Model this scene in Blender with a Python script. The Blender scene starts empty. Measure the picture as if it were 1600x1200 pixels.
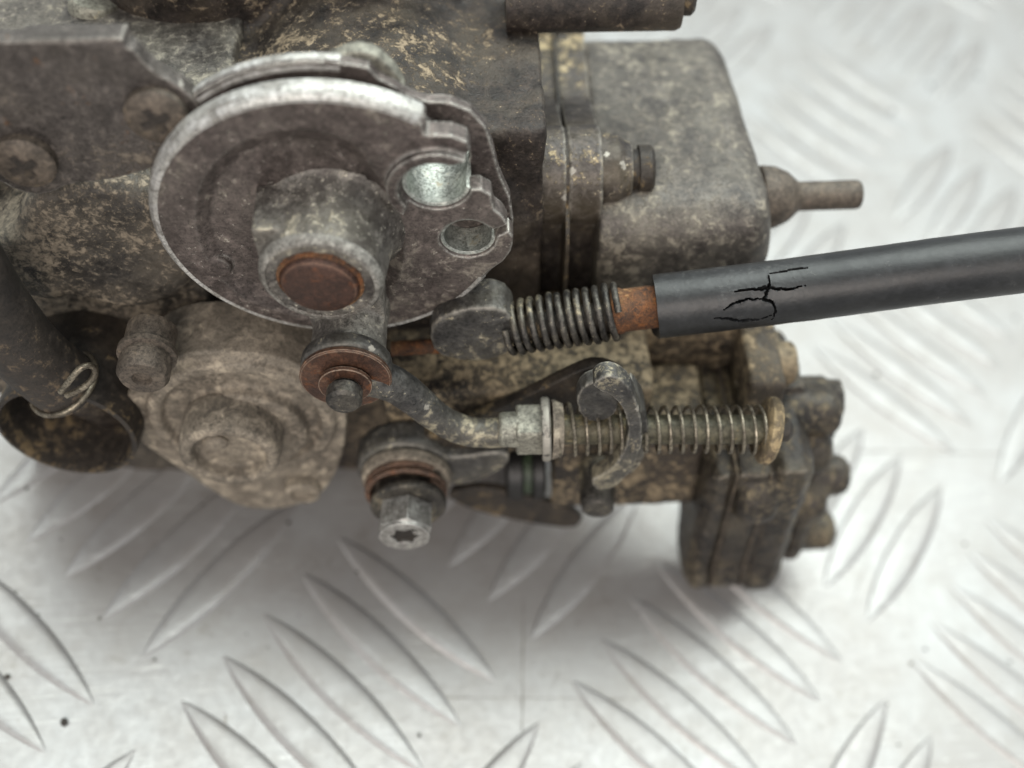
import bpy, bmesh, math, random
from math import sin, cos, pi, radians, atan2, sqrt
from mathutils import Vector, Matrix, noise
from mathutils.geometry import tessellate_polygon
random.seed(7)
sc = bpy.context.scene
col = sc.collection
MM = 0.001

# ------------------------------------------------------------------ view geometry (millimetres)
FP = 1800.0                                     # focal length in units of 1/1600 of the picture width
def unit(v): return Vector(v).normalized()
def ray(x, y): return Vector(((x - 800) / FP, (600 - y) / FP, -1.0))
ZC = unit((80, -2320, 1800)); XC = Vector((1, 0, 0)); XC = (XC - ZC * XC.dot(ZC)).normalized(); YC = ZC.cross(XC)
OC = ray(516, 356) * 180.0                      # centre of the throttle drum's face
NP = unit((.181, .55, .815)); EP = Vector((.976, 0, -.217)); EP = (EP - NP * EP.dot(NP)).normalized(); DP = NP.cross(EP)
PH = (ray(1130, 905) * 262.0).dot(NP)           # plate plane
R_CW = Matrix((EP, DP, NP))                     # camera frame -> plate (world) frame
P0 = NP * PH
def to_world(v): return R_CW @ (v - P0)

# ------------------------------------------------------------------ camera
cam_d = bpy.data.cameras.new('camera'); cam = bpy.data.objects.new('camera', cam_d); col.objects.link(cam)
cam.matrix_world = Matrix.Translation(to_world(Vector((0, 0, 0))) * MM) @ R_CW.to_4x4()
cam_d.sensor_width = 36.0; cam_d.lens = 36.0 * FP / 1600.0
cam_d.clip_start = 0.005; cam_d.clip_end = 20
cam_d.dof.use_dof = True; cam_d.dof.focus_distance = 0.187; cam_d.dof.aperture_fstop = 8
sc.camera = cam

# ------------------------------------------------------------------ light
w = bpy.data.worlds.new('World'); sc.world = w; w.use_nodes = True
bg = w.node_tree.nodes['Background']; bg.inputs[0].default_value = (.93, .97, 1.0, 1); bg.inputs[1].default_value = 0.5
def area(name, loc, target, size, power, colr):
    l = bpy.data.lights.new(name, 'AREA'); l.shape = 'RECTANGLE'; l.size, l.size_y = size; l.energy = power; l.color = colr
    o = bpy.data.objects.new(name, l); col.objects.link(o); o.location = loc
    o.rotation_euler = (Vector(target) - Vector(loc)).to_track_quat('-Z', 'Y').to_euler()
    return o
area('window_light', (0.35, 0.85, 1.70), (0.06, 0.14, 0.0), (2.0, 1.5), 50.0, (.92, 1.0, .955))
area('doorway_light', (-0.40, -1.05, 1.0), (0.05, 0.08, 0.0), (1.2, 0.8), 15.0, (1.0, .90, .82))
sc.view_settings.view_transform = 'Standard'; sc.view_settings.look = 'None'; sc.view_settings.gamma = 1
sc.view_settings.exposure = 0.28; sc.view_settings.use_curve_mapping = False
sc.render.resolution_x = 1024; sc.render.resolution_y = 768
sc.render.engine = 'CYCLES'; sc.cycles.max_bounces = 6; sc.cycles.diffuse_bounces = 3; sc.cycles.glossy_bounces = 3

# ------------------------------------------------------------------ pixel-guided points on real planes of the carburetor frame
AX = (XC, YC, ZC)
def hit(x, y, ax, val):
    r = ray(x, y); A = AX[ax]; t = (val + OC.dot(A)) / r.dot(A); p = r * t - OC
    return Vector((p.dot(XC), p.dot(YC), p.dot(ZC)))
def Q(x, y, z): return hit(x, y, 2, z)
def S(x, y, z):                                  # millimetres per picture unit at that point
    p = Q(x, y, z); d = -(OC + XC * p.x + YC * p.y + ZC * p.z).z; return d / FP
def QL(pts, z): return [(Q(a, b, z).x, Q(a, b, z).y) for a, b in pts]

# ------------------------------------------------------------------ materials
def lin(c): return tuple((v / 255 / 12.92) if v / 255 <= .04045 else ((v / 255 + .055) / 1.055) ** 2.4 for v in c) + (1,)
class NT:
    def __init__(s, name):
        s.m = bpy.data.materials.new(name); s.m.use_nodes = True; s.t = s.m.node_tree
        s.b = s.t.nodes['Principled BSDF']
    def n(s, ty, **kw):
        o = s.t.nodes.new(ty)
        for k, v in kw.items(): setattr(o, k, v)
        return o
    def l(s, a, b): s.t.links.new(a, b)
    def coord(s, off=(0, 0, 0), stretch=(1, 1, 1)):
        tc = s.n('ShaderNodeTexCoord'); mp = s.n('ShaderNodeMapping')
        mp.inputs['Scale'].default_value = [1000 * v for v in stretch]; mp.inputs['Location'].default_value = off
        s.l(tc.outputs['Object'], mp.inputs[0]); return mp.outputs[0]
    def noise(s, vec, scale, detail=8, rough=.6, dist=0.0):
        o = s.n('ShaderNodeTexNoise'); o.inputs['Scale'].default_value = scale; o.inputs['Detail'].default_value = detail
        o.inputs['Roughness'].default_value = rough; o.inputs['Distortion'].default_value = dist
        s.l(vec, o.inputs['Vector']); return o.outputs['Fac']
    def ramp(s, fac, lo, hi, a=0, b=1):
        o = s.n('ShaderNodeMapRange'); o.inputs[1].default_value = lo; o.inputs[2].default_value = hi
        o.inputs[3].default_value = a; o.inputs[4].default_value = b; s.l(fac, o.inputs[0]); return o.outputs[0]
    def mix(s, fac, a, b):
        o = s.n('ShaderNodeMix', data_type='RGBA')
        for v, i in ((fac, 0), (a, 6), (b, 7)):
            if isinstance(v, (int, float)): o.inputs[i].default_value = v
            elif isinstance(v, tuple): o.inputs[i].default_value = v
            else: s.l(v, o.inputs[i])
        return o.outputs[2]
    def math(s, op, a, b):
        o = s.n('ShaderNodeMath', operation=op); o.use_clamp = op != 'ADD'
        for v, i in ((a, 0), (b, 1)):
            if isinstance(v, (int, float)): o.inputs[i].default_value = v
            else: s.l(v, o.inputs[i])
        return o.outputs[0]
    def bump(s, h, strength, dist):
        o = s.n('ShaderNodeBump'); o.inputs['Strength'].default_value = strength; o.inputs['Distance'].default_value = dist * MM
        s.l(h, o.inputs['Height']); return o.outputs[0]

def grime(name, base, base2, dust=None, dust_amt=.3, speck=None, speck_amt=.1, edge=None, edge_r=.5, rust=None, rust_amt=0,
          metallic=.3, rough=(.4, .75), scale=1.0, bump=.35, off=(0, 0, 0), pointy=False, dust_op=.85, scratch=None):
    t = NT(name); v = t.coord(off)
    n1 = t.noise(v, .13 * scale, 4, .66, .5); n2 = t.noise(v, .5 * scale, 6, .72, .4); n4 = t.noise(v, 1.5 * scale, 4, .8)
    c = t.mix(t.ramp(n1, .38, .62), lin(base), lin(base2))
    c = t.mix(t.ramp(n4, .44, .62, 0, .7), c, lin(tuple(x * .42 for x in base)))
    c = t.mix(t.ramp(n2, .5, .68, 0, .5), c, lin(tuple(min(255, x * 1.4) for x in base2)))
    mask = None
    if dust:
        nf = t.noise(v, .07 * scale, 3, .6, .6); fc = lin(tuple(x * .62 + y * .16 for x, y in zip(dust, (110, 110, 112))))
        c = t.mix(t.ramp(nf, .44, .66, .0, .30 * min(1, dust_amt * 1.9)), c, fc)
        comb = t.math('ADD', t.math('MULTIPLY', n2, .58), t.math('MULTIPLY', n1, .42))
        n3 = t.noise(v, .028 * scale, 2, .5); comb = t.math('ADD', comb, t.ramp(n3, .36, .64, -.07, .07))
        th = .66 - .28 * dust_amt
        big = t.ramp(comb, th + .01, th + .075)
        fine = t.math('ADD', t.math('MULTIPLY', comb, .55), t.math('MULTIPLY', n4, .45)); tf = .62 - .20 * dust_amt
        fine = t.ramp(fine, tf, tf + .03)
        big = t.math('MULTIPLY', big, t.ramp(n4, .60, .47, .3, .85))
        mask = t.math('MAXIMUM', big, t.math('MULTIPLY', fine, .75))
        dc = t.mix(t.ramp(n2, .62, .42), lin(dust), lin(tuple(x * .68 for x in dust)))
        c = t.mix(t.math('MULTIPLY', mask, dust_op), c, dc)
    if rust:
        nr = t.noise(v, .2 * scale, 6, .7, .5); c = t.mix(t.ramp(nr, .66 - .4 * rust_amt, .76 - .4 * rust_amt), c, lin(rust))
    if speck:
        sp_ = t.math('ADD', t.math('MULTIPLY', n4, .65), t.math('MULTIPLY', n2, .35)); th = .70 - .20 * speck_amt
        ms = t.ramp(sp_, th, th + .04); c = t.mix(t.math('MULTIPLY', ms, .85), c, lin(speck))
    if scratch:
        for rot, k_ in ((.5, .5), (2.2, .56)):
            mp = t.n('ShaderNodeMapping'); mp.inputs['Rotation'].default_value = (.4, .3, rot); mp.inputs['Scale'].default_value = (.06, 1.6, 1.6); t.l(v, mp.inputs[0])
            sn = t.noise(mp.outputs[0], .8, 2, .5); ab = t.n('ShaderNodeMath', operation='ABSOLUTE'); t.l(t.math('ADD', sn, -k_), ab.inputs[0])
            c = t.mix(t.math('MULTIPLY', t.ramp(ab.outputs[0], 0, .012, .7, 0), t.ramp(n1, .45, .6)), c, lin(scratch))
    if edge:
        ge = t.n('ShaderNodeNewGeometry')
        if pointy: em = t.ramp(ge.outputs['Pointiness'], .52, .575)
        else:
            bv = t.n('ShaderNodeBevel', samples=3); bv.inputs['Radius'].default_value = edge_r * MM
            dp = t.n('ShaderNodeVectorMath', operation='DOT_PRODUCT')
            t.l(bv.outputs[0], dp.inputs[0]); t.l(ge.outputs['True Normal'], dp.inputs[1]); em = t.ramp(dp.outputs['Value'], .985, .90)
        em = t.math('MULTIPLY', em, t.ramp(n2, .34, .5)); c = t.mix(t.math('MULTIPLY', em, .92), c, lin(edge))
    t.l(c, t.b.inputs['Base Color']); t.b.inputs['Metallic'].default_value = metallic
    t.l(t.ramp(n2, .3, .7, rough[0], rough[1]), t.b.inputs['Roughness'])
    h = t.math('ADD', t.math('MULTIPLY', n2, .6), t.math('MULTIPLY', n4, .4))
    if mask is not None: h = t.math('ADD', h, t.math('MULTIPLY', mask, .25))
    t.l(t.bump(h, min(1, bump * 1.5), .4), t.b.inputs['Normal'])
    return t.m

M = {}
M['body'] = grime('dirty_casting', (38, 33, 30), (66, 58, 53), (174, 155, 128), .42, (204, 192, 168), .36, metallic=.3, rough=(.25, .7), scale=1.45, bump=.55)
M['dusty'] = grime('dusty_casting', (80, 68, 54), (112, 98, 78), (182, 160, 122), .62, (205, 190, 160), .3, metallic=.1, rough=(.6, .9), bump=.5, off=(30, 0, 9))
M['ledge'] = grime('ledge_casting', (40, 35, 31), (74, 65, 56), (176, 157, 126), .60, (200, 186, 158), .34, metallic=.2, rough=(.35, .8), scale=1.35, bump=.55, off=(3, 20, 9), dust_op=.8)
M['sidecast'] = grime('side_casting_grime', (46, 43, 40), (82, 77, 70), (166, 152, 132), .55, (192, 182, 158), .32, metallic=.2, rough=(.35, .75), scale=1.5, bump=.5, off=(3, 44, 9), dust_op=.75)
M['bowl'] = grime('bowl_casting', (62, 57, 53), (104, 98, 91), (168, 160, 142), .48, (188, 180, 164), .28, metallic=.3, rough=(.28, .62), scale=1.25, bump=.35, off=(0, 50, 0), dust_op=.6)
M['flange'] = grime('flange_casting', (52, 46, 43), (92, 86, 82), (190, 170, 130), .44, (222, 212, 192), .5, edge=(170, 165, 155), edge_r=.4, metallic=.35, rough=(.35, .65), bump=.4, off=(9, 9, 40), pointy=True)
M['drum'] = grime('worn_drum_metal', (80, 72, 69), (108, 99, 95), (154, 146, 134), .28, (210, 204, 194), .5, edge=(205, 204, 196), edge_r=.55, metallic=.55, rough=(.38, .58), bump=.18)
M['hub'] = grime('hub_metal', (72, 67, 64), (126, 122, 116), (190, 181, 158), .42, (222, 216, 200), .62, metallic=.5, rough=(.38, .62), bump=.3, off=(4, 4, 4))
M['post'] = grime('pale_dusted_post', (96, 92, 88), (150, 146, 138), (206, 198, 176), .5, (226, 220, 206), .5, metallic=.35, rough=(.4, .65), bump=.35, off=(14, 4, 4))
M['hubrim'] = grime('worn_hub_rim', (112, 108, 102), (166, 163, 156), (86, 78, 70), .40, (216, 212, 202), .4, metallic=.45, rough=(.35, .6), scale=1.3, bump=.3, off=(5, 0, 3))
M['shaft'] = grime('shaft_end_brown', (62, 44, 37), (82, 58, 48), speck=(190, 150, 125), speck_amt=.02, edge=(150, 118, 98), edge_r=.35, rust=(110, 66, 40), rust_amt=.15, metallic=.4, rough=(.35, .6), scale=1.8, bump=.35)
M['rust'] = grime('rust', (62, 42, 30), (122, 78, 46), (158, 122, 84), .46, (196, 172, 140), .4, rust=(150, 92, 44), rust_amt=.2, metallic=.05, rough=(.6, .95), scale=2.0, bump=.7)
M['rustwasher'] = grime('rusty_washer', (66, 46, 37), (98, 68, 52), (134, 106, 84), .34, (190, 165, 138), .3, edge=(190, 170, 150), edge_r=.25, metallic=.45, rough=(.35, .6), rust=(120, 74, 44), rust_amt=.2, scale=2.0, bump=.45)
M['wornrim'] = grime('worn_bare_rim', (166, 163, 157), (208, 207, 202), (104, 96, 88), .26, (228, 228, 224), .4, metallic=.5, rough=(.35, .55), scale=1.1, bump=.2, off=(2, 8, 1))
M['squared'] = grime('grey_square_end', (118, 116, 106), (148, 146, 134), (186, 172, 140), .3, (206, 198, 176), .2, metallic=.3, rough=(.4, .6), bump=.3)
M['zinc'] = grime('zinc_plated', (150, 154, 148), (180, 184, 176), (150, 138, 110), .15, (225, 226, 220), .2, metallic=.6, rough=(.3, .5), scale=1.5, bump=.15)
M['blacklever'] = grime('black_lever', (56, 55, 55), (86, 84, 81), (184, 174, 148), .42, (214, 206, 186), .35, edge=(165, 160, 150), edge_r=.5, metallic=.45, rough=(.35, .6), bump=.35, off=(12, 3, 0), pointy=True)
M['bracket'] = grime('bracket_steel', (72, 67, 64), (98, 92, 88), (140, 129, 114), .30, (160, 150, 136), .32, edge=(165, 160, 152), edge_r=.6, rust=(118, 82, 50), rust_amt=.05, metallic=.5, rough=(.28, .58), scale=1.3, bump=.4, pointy=True)
M['screw'] = grime('dirty_screw', (84, 76, 68), (104, 94, 84), (146, 130, 106), .3, (170, 158, 140), .25, metallic=.35, rough=(.45, .7), bump=.5)
M['slot'] = grime('slot_shade', (52, 47, 43), (70, 63, 57), (112, 100, 84), .4, metallic=.2, rough=(.6, .9), scale=1.6, bump=.6)  # dark tone that paints in the shade inside the screw slots
M['dark'] = grime('dark_casting', (38, 34, 31), (58, 52, 46), (140, 120, 88), .30, (160, 144, 112), .2, metallic=.2, rough=(.4, .7), bump=.45, off=(70, 3, 1))
M['block'] = grime('pump_block_casting', (36, 33, 31), (64, 58, 53), (156, 141, 112), .50, (180, 166, 138), .3, edge=(128, 120, 108), edge_r=.5, metallic=.4, rough=(.22, .55), scale=1.4, bump=.4, off=(7, 70, 1), pointy=True, dust_op=.75)
M['cover'] = grime('cover_dusty', (98, 90, 80), (140, 130, 116), (188, 176, 156), .48, (204, 192, 168), .25, metallic=.1, rough=(.6, .9), scale=.8, bump=.35, off=(1, 1, 80), dust_op=.7)
M['spring'] = grime('spring_wire', (104, 96, 84), (150, 142, 126), (84, 70, 50), .35, (225, 215, 195), .2, metallic=.7, rough=(.3, .5), bump=.1, scale=1.3)
M['darkspring'] = grime('dark_spring_wire', (54, 52, 50), (92, 88, 82), (176, 164, 136), .40, (200, 190, 165), .3, metallic=.6, rough=(.35, .6), bump=.2, scale=1.4)
M['rod'] = grime('greenish_rod', (72, 69, 56), (98, 94, 78), (168, 150, 110), .32, (190, 176, 140), .2, metallic=.4, rough=(.4, .65), bump=.25)
M['stub'] = grime('dark_rubber_cap', (44, 42, 42), (60, 56, 54), (120, 106, 84), .2, (150, 140, 120), .1, metallic=.0, rough=(.45, .7), bump=.25)
M['bolt'] = grime('bolt_steel', (150, 148, 144), (184, 182, 178), (110, 92, 66), .28, (220, 218, 214), .1, edge=(224, 222, 218), edge_r=.35, metallic=.75, rough=(.25, .45), bump=.2, scale=1.4)
M['recess'] = grime('recess_dark', (34, 30, 27), (52, 46, 40), (90, 78, 60), .2, metallic=.1, rough=(.6, .9), bump=.4)  # dark tone for the floor of the bolt's star recess
M['hose'] = grime('black_rubber', (21, 22, 23), (28, 29, 31), speck=(120, 116, 108), speck_amt=-.12, metallic=0, rough=(.36, .48), dust=(96, 96, 94), dust_amt=.30, dust_op=.4, bump=.1)
M['oldhose'] = grime('weathered_rubber', (36, 32, 29), (52, 46, 41), (112, 96, 76), .16, metallic=0, rough=(.55, .8), bump=.3)
M['green'] = grime('green_seal', (40, 52, 40), (58, 70, 50), metallic=0, rough=(.4, .6))
M['black'] = grime('black_seal', (20, 20, 20), (30, 29, 28), metallic=0, rough=(.35, .6), bump=.1)

def plate_material():
    t = NT('aluminium_tread'); v = t.coord()
    n1 = t.noise(v, .012, 5, .6); n2 = t.noise(v, .09, 8, .65); n3 = t.noise(v, .5, 8, .7); n5 = t.noise(v, .23, 8, .75, .3)
    vs = t.coord((5, 3, 0), (.25, 2.2, 1)); ns = t.noise(vs, .8, 6, .65)
    c = t.mix(t.ramp(n1, .35, .65), lin((148, 145, 143)), lin((164, 164, 164)))
    c = t.mix(t.ramp(n2, .42, .72, 0, .6), c, lin((138, 133, 128)))
    c = t.mix(t.ramp(ns, .55, .7, 0, .12), c, lin((206, 204, 200)))
    c = t.mix(t.ramp(n5, .58, .68, 0, .5), c, lin((124, 119, 112)))
    for k, (rot, st) in enumerate(((.3, (.02, .9, 1)), (1.9, (.03, 1.1, 1)), (2.6, (.025, .8, 1)))):
        mp = t.n('ShaderNodeMapping'); mp.inputs['Rotation'].default_value = (0, 0, rot); mp.inputs['Scale'].default_value = [st[0], st[1], 1]; t.l(v, mp.inputs[0])
        sn = t.noise(mp.outputs[0], .45, 3, .6); d_ = t.n('ShaderNodeMath', operation='ABSOLUTE'); t.l(t.math('ADD', sn, -.5 - .06 * k), d_.inputs[0])
        line = t.math('MULTIPLY', t.ramp(d_.outputs[0], .0, .006, 1, 0), t.ramp(t.noise(v, .03, 3, .6), .5, .6))
        c = t.mix(t.math('MULTIPLY', line, .5), c, lin((120, 114, 108)) if k != 1 else lin((235, 234, 230)))
    t.l(c, t.b.inputs['Base Color']); t.b.inputs['Metallic'].default_value = .38
    t.l(t.ramp(n3, .3, .7, .30, .48), t.b.inputs['Roughness'])
    h = t.math('ADD', t.math('MULTIPLY', n3, .4), t.math('MULTIPLY', ns, .12)); h = t.math('ADD', h, t.math('MULTIPLY', n2, .5))
    t.l(t.bump(h, .22, .5), t.b.inputs['Normal']); return t.m
M['plate'] = plate_material()

# ------------------------------------------------------------------ mesh helpers (carburetor frame, millimetres)
class MB:
    def __init__(s): s.v = []; s.f = []
    def add(s, vs, fs):
        o = len(s.v); s.v += [Vector(p) for p in vs]; s.f += [[i + o for i in f] for f in fs]; return s
    def box(s, x0, x1, y0, y1, z0, z1):
        return s.add([(x, y, z) for z in (z0, z1) for y in (y0, y1) for x in (x0, x1)],
                     [(0, 2, 3, 1), (4, 5, 7, 6), (0, 1, 5, 4), (2, 6, 7, 3), (0, 4, 6, 2), (1, 3, 7, 5)])
    def prism(s, out, a0, a1, holes=(), ax='z'):
        """outline in the plane across ax, pushed from a0 to a1"""
        def area2(p): return sum(p[i][0] * p[(i + 1) % len(p)][1] - p[(i + 1) % len(p)][0] * p[i][1] for i in range(len(p)))
        loops = [list(out) if area2(out) > 0 else list(out)[::-1]] + [list(h) if area2(h) < 0 else list(h)[::-1] for h in holes]
        flat = [p for l in loops for p in l]; n = len(flat)
        tri = tessellate_polygon([[Vector((p[0], p[1], 0)) for p in l] for l in loops])
        def mk(p, a): return (p[0], p[1], a) if ax == 'z' else ((a, p[0], p[1]) if ax == 'x' else (p[1], a, p[0]))
        vs = [mk(p, a0) for p in flat] + [mk(p, a1) for p in flat]; fs = []
        for a, b, c in tri:
            A, B, C = flat[a], flat[b], flat[c]
            if (B[0] - A[0]) * (C[1] - A[1]) - (C[0] - A[0]) * (B[1] - A[1]) < 0: b, c = c, b
            fs += [(a + n, b + n, c + n), (c, b, a)]
        k = 0
        for l in loops:
            m = len(l)
            for i in range(m):
                j = (i + 1) % m; fs.append((k + i, k + j, k + j + n, k + i + n))
            k += m
        return s.add(vs, fs)
    def lathe(s, prof, c, axis=(0, 0, 1), n=40, up=None, wob=0):
        """profile (radius, height) turned about axis through c; open ends are closed with a fan"""
        c = Vector(c); a = unit(axis); u = a.orthogonal().normalized() if up is None else unit(Vector(up) - a * Vector(up).dot(a)); w_ = a.cross(u)
        vs = []; fs = []; rings = []
        for r, h in prof:
            if r < 1e-6: vs.append(c + a * h); rings.append([len(vs) - 1])
            else:
                rr = []
                for i in range(n):
                    t = 2 * pi * i / n; k = r * (1 + wob * noise.noise(Vector((cos(t) * 2, sin(t) * 2, h * .3))))
                    vs.append(c + a * h + (u * cos(t) + w_ * sin(t)) * k); rr.append(len(vs) - 1)
                rings.append(rr)
        for A, B in zip(rings, rings[1:]):
            if len(A) == 1 and len(B) == 1: continue
            for i in range(n):
                j = (i + 1) % n
                if len(A) == 1: fs.append((A[0], B[j], B[i]))
                elif len(B) == 1: fs.append((A[i], A[j], B[0]))
                else: fs.append((A[i], A[j], B[j], B[i]))
        if prof[0][0] > 1e-6 and prof[0] != prof[-1]: fs.append(tuple(rings[0][::-1]))
        if prof[-1][0] > 1e-6 and prof[0] != prof[-1]: fs.append(tuple(rings[-1]))
        return s.add(vs, fs)
    def tube(s, path, rad, n=16, caps=True, flat=None):
        path = [Vector(p) for p in path]; m = len(path); rads = rad if isinstance(rad, (list, tuple)) else [rad] * m
        tang = [(path[min(i + 1, m - 1)] - path[max(i - 1, 0)]).normalized() for i in range(m)]
        u = tang[0].orthogonal().normalized(); vs = []; fs = []
        for i in range(m):
            u = (u - tang[i] * u.dot(tang[i])).normalized(); b = tang[i].cross(u)
            for k in range(n):
                t = 2 * pi * k / n; vs.append(path[i] + (u * cos(t) + b * sin(t)) * rads[i])
        for i in range(m - 1):
            for k in range(n):
                j = (k + 1) % n; fs.append((i * n + k, i * n + j, (i + 1) * n + j, (i + 1) * n + k))
        if caps: fs.append(tuple(range(n))[::-1]); fs.append(tuple(range((m - 1) * n, m * n)))
        return s.add(vs, fs)
    def helix(s, a, b, r0, r1, turns, wire, n=8, per=28, wob=0, pitch=None):
        a = Vector(a); b = Vector(b); d = (b - a); L = d.length; d.normalize(); u = d.orthogonal().normalized(); w_ = d.cross(u); pts = []
        N_ = int(turns * per)
        for i in range(N_ + 1):
            f = i / N_; t = 2 * pi * turns * f; g = pitch(f) if pitch else f
            r = r0 + (r1 - r0) * f; j = wob * noise.noise(Vector((t * .35, 3, 1)))
            pts.append(a + d * (L * g) + (u * cos(t) + w_ * sin(t)) * (r + j) + d * j)
        return s.tube(pts, wire, n)
    def ball(s, c, r, n=16):
        c = Vector(c); r = Vector(r) if not isinstance(r, (int, float)) else Vector((r, r, r))
        k = n // 2; vs = [c + Vector((0, 0, r.z))]
        for i in range(1, k):
            p = pi * i / k
            for j in range(n): q = 2 * pi * j / n; vs.append(c + Vector((r.x * sin(p) * cos(q), r.y * sin(p) * sin(q), r.z * cos(p))))
        vs.append(c - Vector((0, 0, r.z))); fs = []
        for j in range(n): fs.append((0, 1 + j, 1 + (j + 1) % n)); e = len(vs) - 1; q = 1 + (k - 2) * n; fs.append((e, q + (j + 1) % n, q + j))
        for i in range(k - 2):
            for j in range(n): a = 1 + i * n; fs.append((a + j, a + n + j, a + n + (j + 1) % n, a + (j + 1) % n))
        return s.add(vs, fs)

def circ(cx, cy, r, a0=0, a1=360, n=32, close=False):
    return [(cx + r * cos(radians(a0 + (a1 - a0) * i / n)), cy + r * sin(radians(a0 + (a1 - a0) * i / n))) for i in range(n + (0 if (a1 - a0) >= 360 else 1))]
def smooth(pts, k=2, closed=True):
    for _ in range(k):
        q = []; n = len(pts)
        for i in range(n if closed else n - 1):
            a, b = pts[i], pts[(i + 1) % n]
            q += [tuple(a[j] * .75 + b[j] * .25 for j in range(len(a))), tuple(a[j] * .25 + b[j] * .75 for j in range(len(a)))]
        pts = q if closed else [pts[0]] + q + [pts[-1]]
    return pts

CEN = {}
def obj(name, mb, mat, parent=None, bevel=0, seg=2, remesh=0, sm=3, disp=0, dscale=4, sharp=38, center=None, wob=None):
    lo = Vector([min(p[i] for p in mb.v) for i in range(3)]); hi = Vector([max(p[i] for p in mb.v) for i in range(3)])
    c = center if center is not None else (lo + hi) / 2
    me = bpy.data.meshes.new(name); me.from_pydata([tuple((p - c) * MM) for p in mb.v], [], mb.f); me.validate()
    bm = bmesh.new(); bm.from_mesh(me); bmesh.ops.remove_doubles(bm, verts=bm.verts, dist=1e-7); bmesh.ops.recalc_face_normals(bm, faces=bm.faces); bm.to_mesh(me); bm.free()
    me.shade_smooth(); me.materials.append(M[mat])
    if not remesh: me.set_sharp_from_angle(angle=radians(sharp))
    o = bpy.data.objects.new(name, me); col.objects.link(o); CEN[o.name] = c
    if parent: o.parent = parent; o.location = (c - CEN[parent.name]) * MM
    else: o.location = c * MM
    if bevel:
        b = o.modifiers.new('bevel', 'BEVEL'); b.width = bevel * MM; b.segments = seg; b.limit_method = 'ANGLE'; b.angle_limit = radians(35)
        b.use_clamp_overlap = True
    if remesh:
        r = o.modifiers.new('remesh', 'REMESH'); r.mode = 'VOXEL'; r.voxel_size = remesh * MM; r.use_smooth_shade = True
        if sm: q = o.modifiers.new('smooth', 'SMOOTH'); q.factor = .5; q.iterations = sm
    if disp:
        for k, (ds, st) in enumerate(((dscale, disp), (dscale * .3, disp * .4))):
            tx = bpy.data.textures.new(name + '_relief', 'CLOUDS'); tx.noise_scale = ds * MM; tx.noise_depth = 3
            q = o.modifiers.new('relief', 'DISPLACE'); q.texture = tx; q.strength = st * MM; q.mid_level = .5; q.texture_coords = 'LOCAL'
    return o
def empty(name, label, cat, c=None):
    o = bpy.data.objects.new(name, None); col.objects.link(o); o.empty_display_size = .02; o['label'] = label; o['category'] = cat
    CEN[o.name] = c or Vector((0, 0, 0)); return o

# ================================================================== the tread plate
def world_from_plate(px_, py_): return Vector((px_ * MM, py_ * MM, 0))
base = MB().box(-700, 900, -500, 1100, -4, 0)
plate = obj('tread_plate', base, 'plate'); plate['kind'] = 'structure'; plate['label'] = 'worn bare aluminium five bar tread plate under the carburetor'
PX0, PY0, DX, DY = 17.0, 77.0, 79.0, 87.0
def bar_mesh(sgn):
    L = sqrt(DX * DX + DY * DY) / 2; bl = L * .80; bw = L / 5 * .68; bh = .78; vs = []; fs = []; NU, NV = 22, 8
    dx, dy = DX / (2 * L), sgn * DY / (2 * L); nx, ny = -dy, dx
    VV = [-1, -.95, -.86, -.74, -.55, -.25, 0, .25, .55, .74, .86, .95, 1]; NV = len(VV) - 1
    for i in range(NU + 1):
        u = -1 + 2 * i / NU; hw = bw / 2 * (1 - abs(u) ** 2.1) ** .9 + .02; hh = bh * (1 - abs(u) ** 5) ** .9
        for v in VV:
            h = hh * (1 - abs(v) ** 5.5)
            vs.append(((u * bl / 2 * dx + v * hw * nx) * MM, (u * bl / 2 * dy + v * hw * ny) * MM, (h - .02) * MM))
    for i in range(NU):
        for j in range(NV): a = i * (NV + 1) + j; fs.append((a, a + NV + 1, a + NV + 2, a + 1))
    me = bpy.data.meshes.new('tread_bar'); me.from_pydata(vs, [], fs)
    bm = bmesh.new(); bm.from_mesh(me); bmesh.ops.recalc_face_normals(bm, faces=bm.faces)
    if sum(f.normal.z for f in bm.faces) < 0: bmesh.ops.reverse_faces(bm, faces=bm.faces)
    bm.to_mesh(me); bm.free()
    me.shade_smooth(); me.materials.append(M['plate']); return me
bars = {-1: bar_mesh(-1), 1: bar_mesh(1)}
cam_inv = cam.matrix_world.inverted()
def in_view(p, m=1.12):
    q = cam_inv @ p
    return q.z < 0 and abs(q.x / -q.z * FP) < 800 * m and abs(q.y / -q.z * FP) < 600 * m
Lc = sqrt(DX * DX + DY * DY) / 2
for i in range(-4, 8):
    for j in range(-3, 8):
        for sgn, ox, oy in ((-1, 0, 0), (1, .5, .5)):
            cx = PX0 + DX * (i + ox); cy = PY0 + DY * (j + oy)
            for k in range(-2, 3):
                # bars of a group sit side by side across their length
                ux, uy = DX / (2 * Lc), -sgn * DY / (2 * Lc)
                x = cx + ux * k * Lc / 5 + random.uniform(-.25, .25); y = cy + uy * k * Lc / 5 + random.uniform(-.25, .25)
                p = Vector((x * MM, y * MM, 0))
                if any(in_view(p + Vector((a * MM, b * MM, 0))) for a, b in ((0, 0), (18, 20), (-18, 20), (18, -20), (-18, -20))):
                    o = bpy.data.objects.new('tread_bar', bars[sgn]); col.objects.link(o); o.parent = plate
                    o.location = p - plate.location + Vector((0, 0, 0)); o.rotation_euler.z = random.uniform(-.012, .012)

# ================================================================== the carburetor
carb = empty('carburetor', 'dirty motorcycle carburetor with round throttle drum lying on the tread plate', 'carburetor')
C4 = Matrix((R_CW @ XC, R_CW @ YC, R_CW @ ZC)).transposed().to_4x4()
carb.matrix_world = Matrix.Translation(to_world(OC) * MM) @ C4

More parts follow.
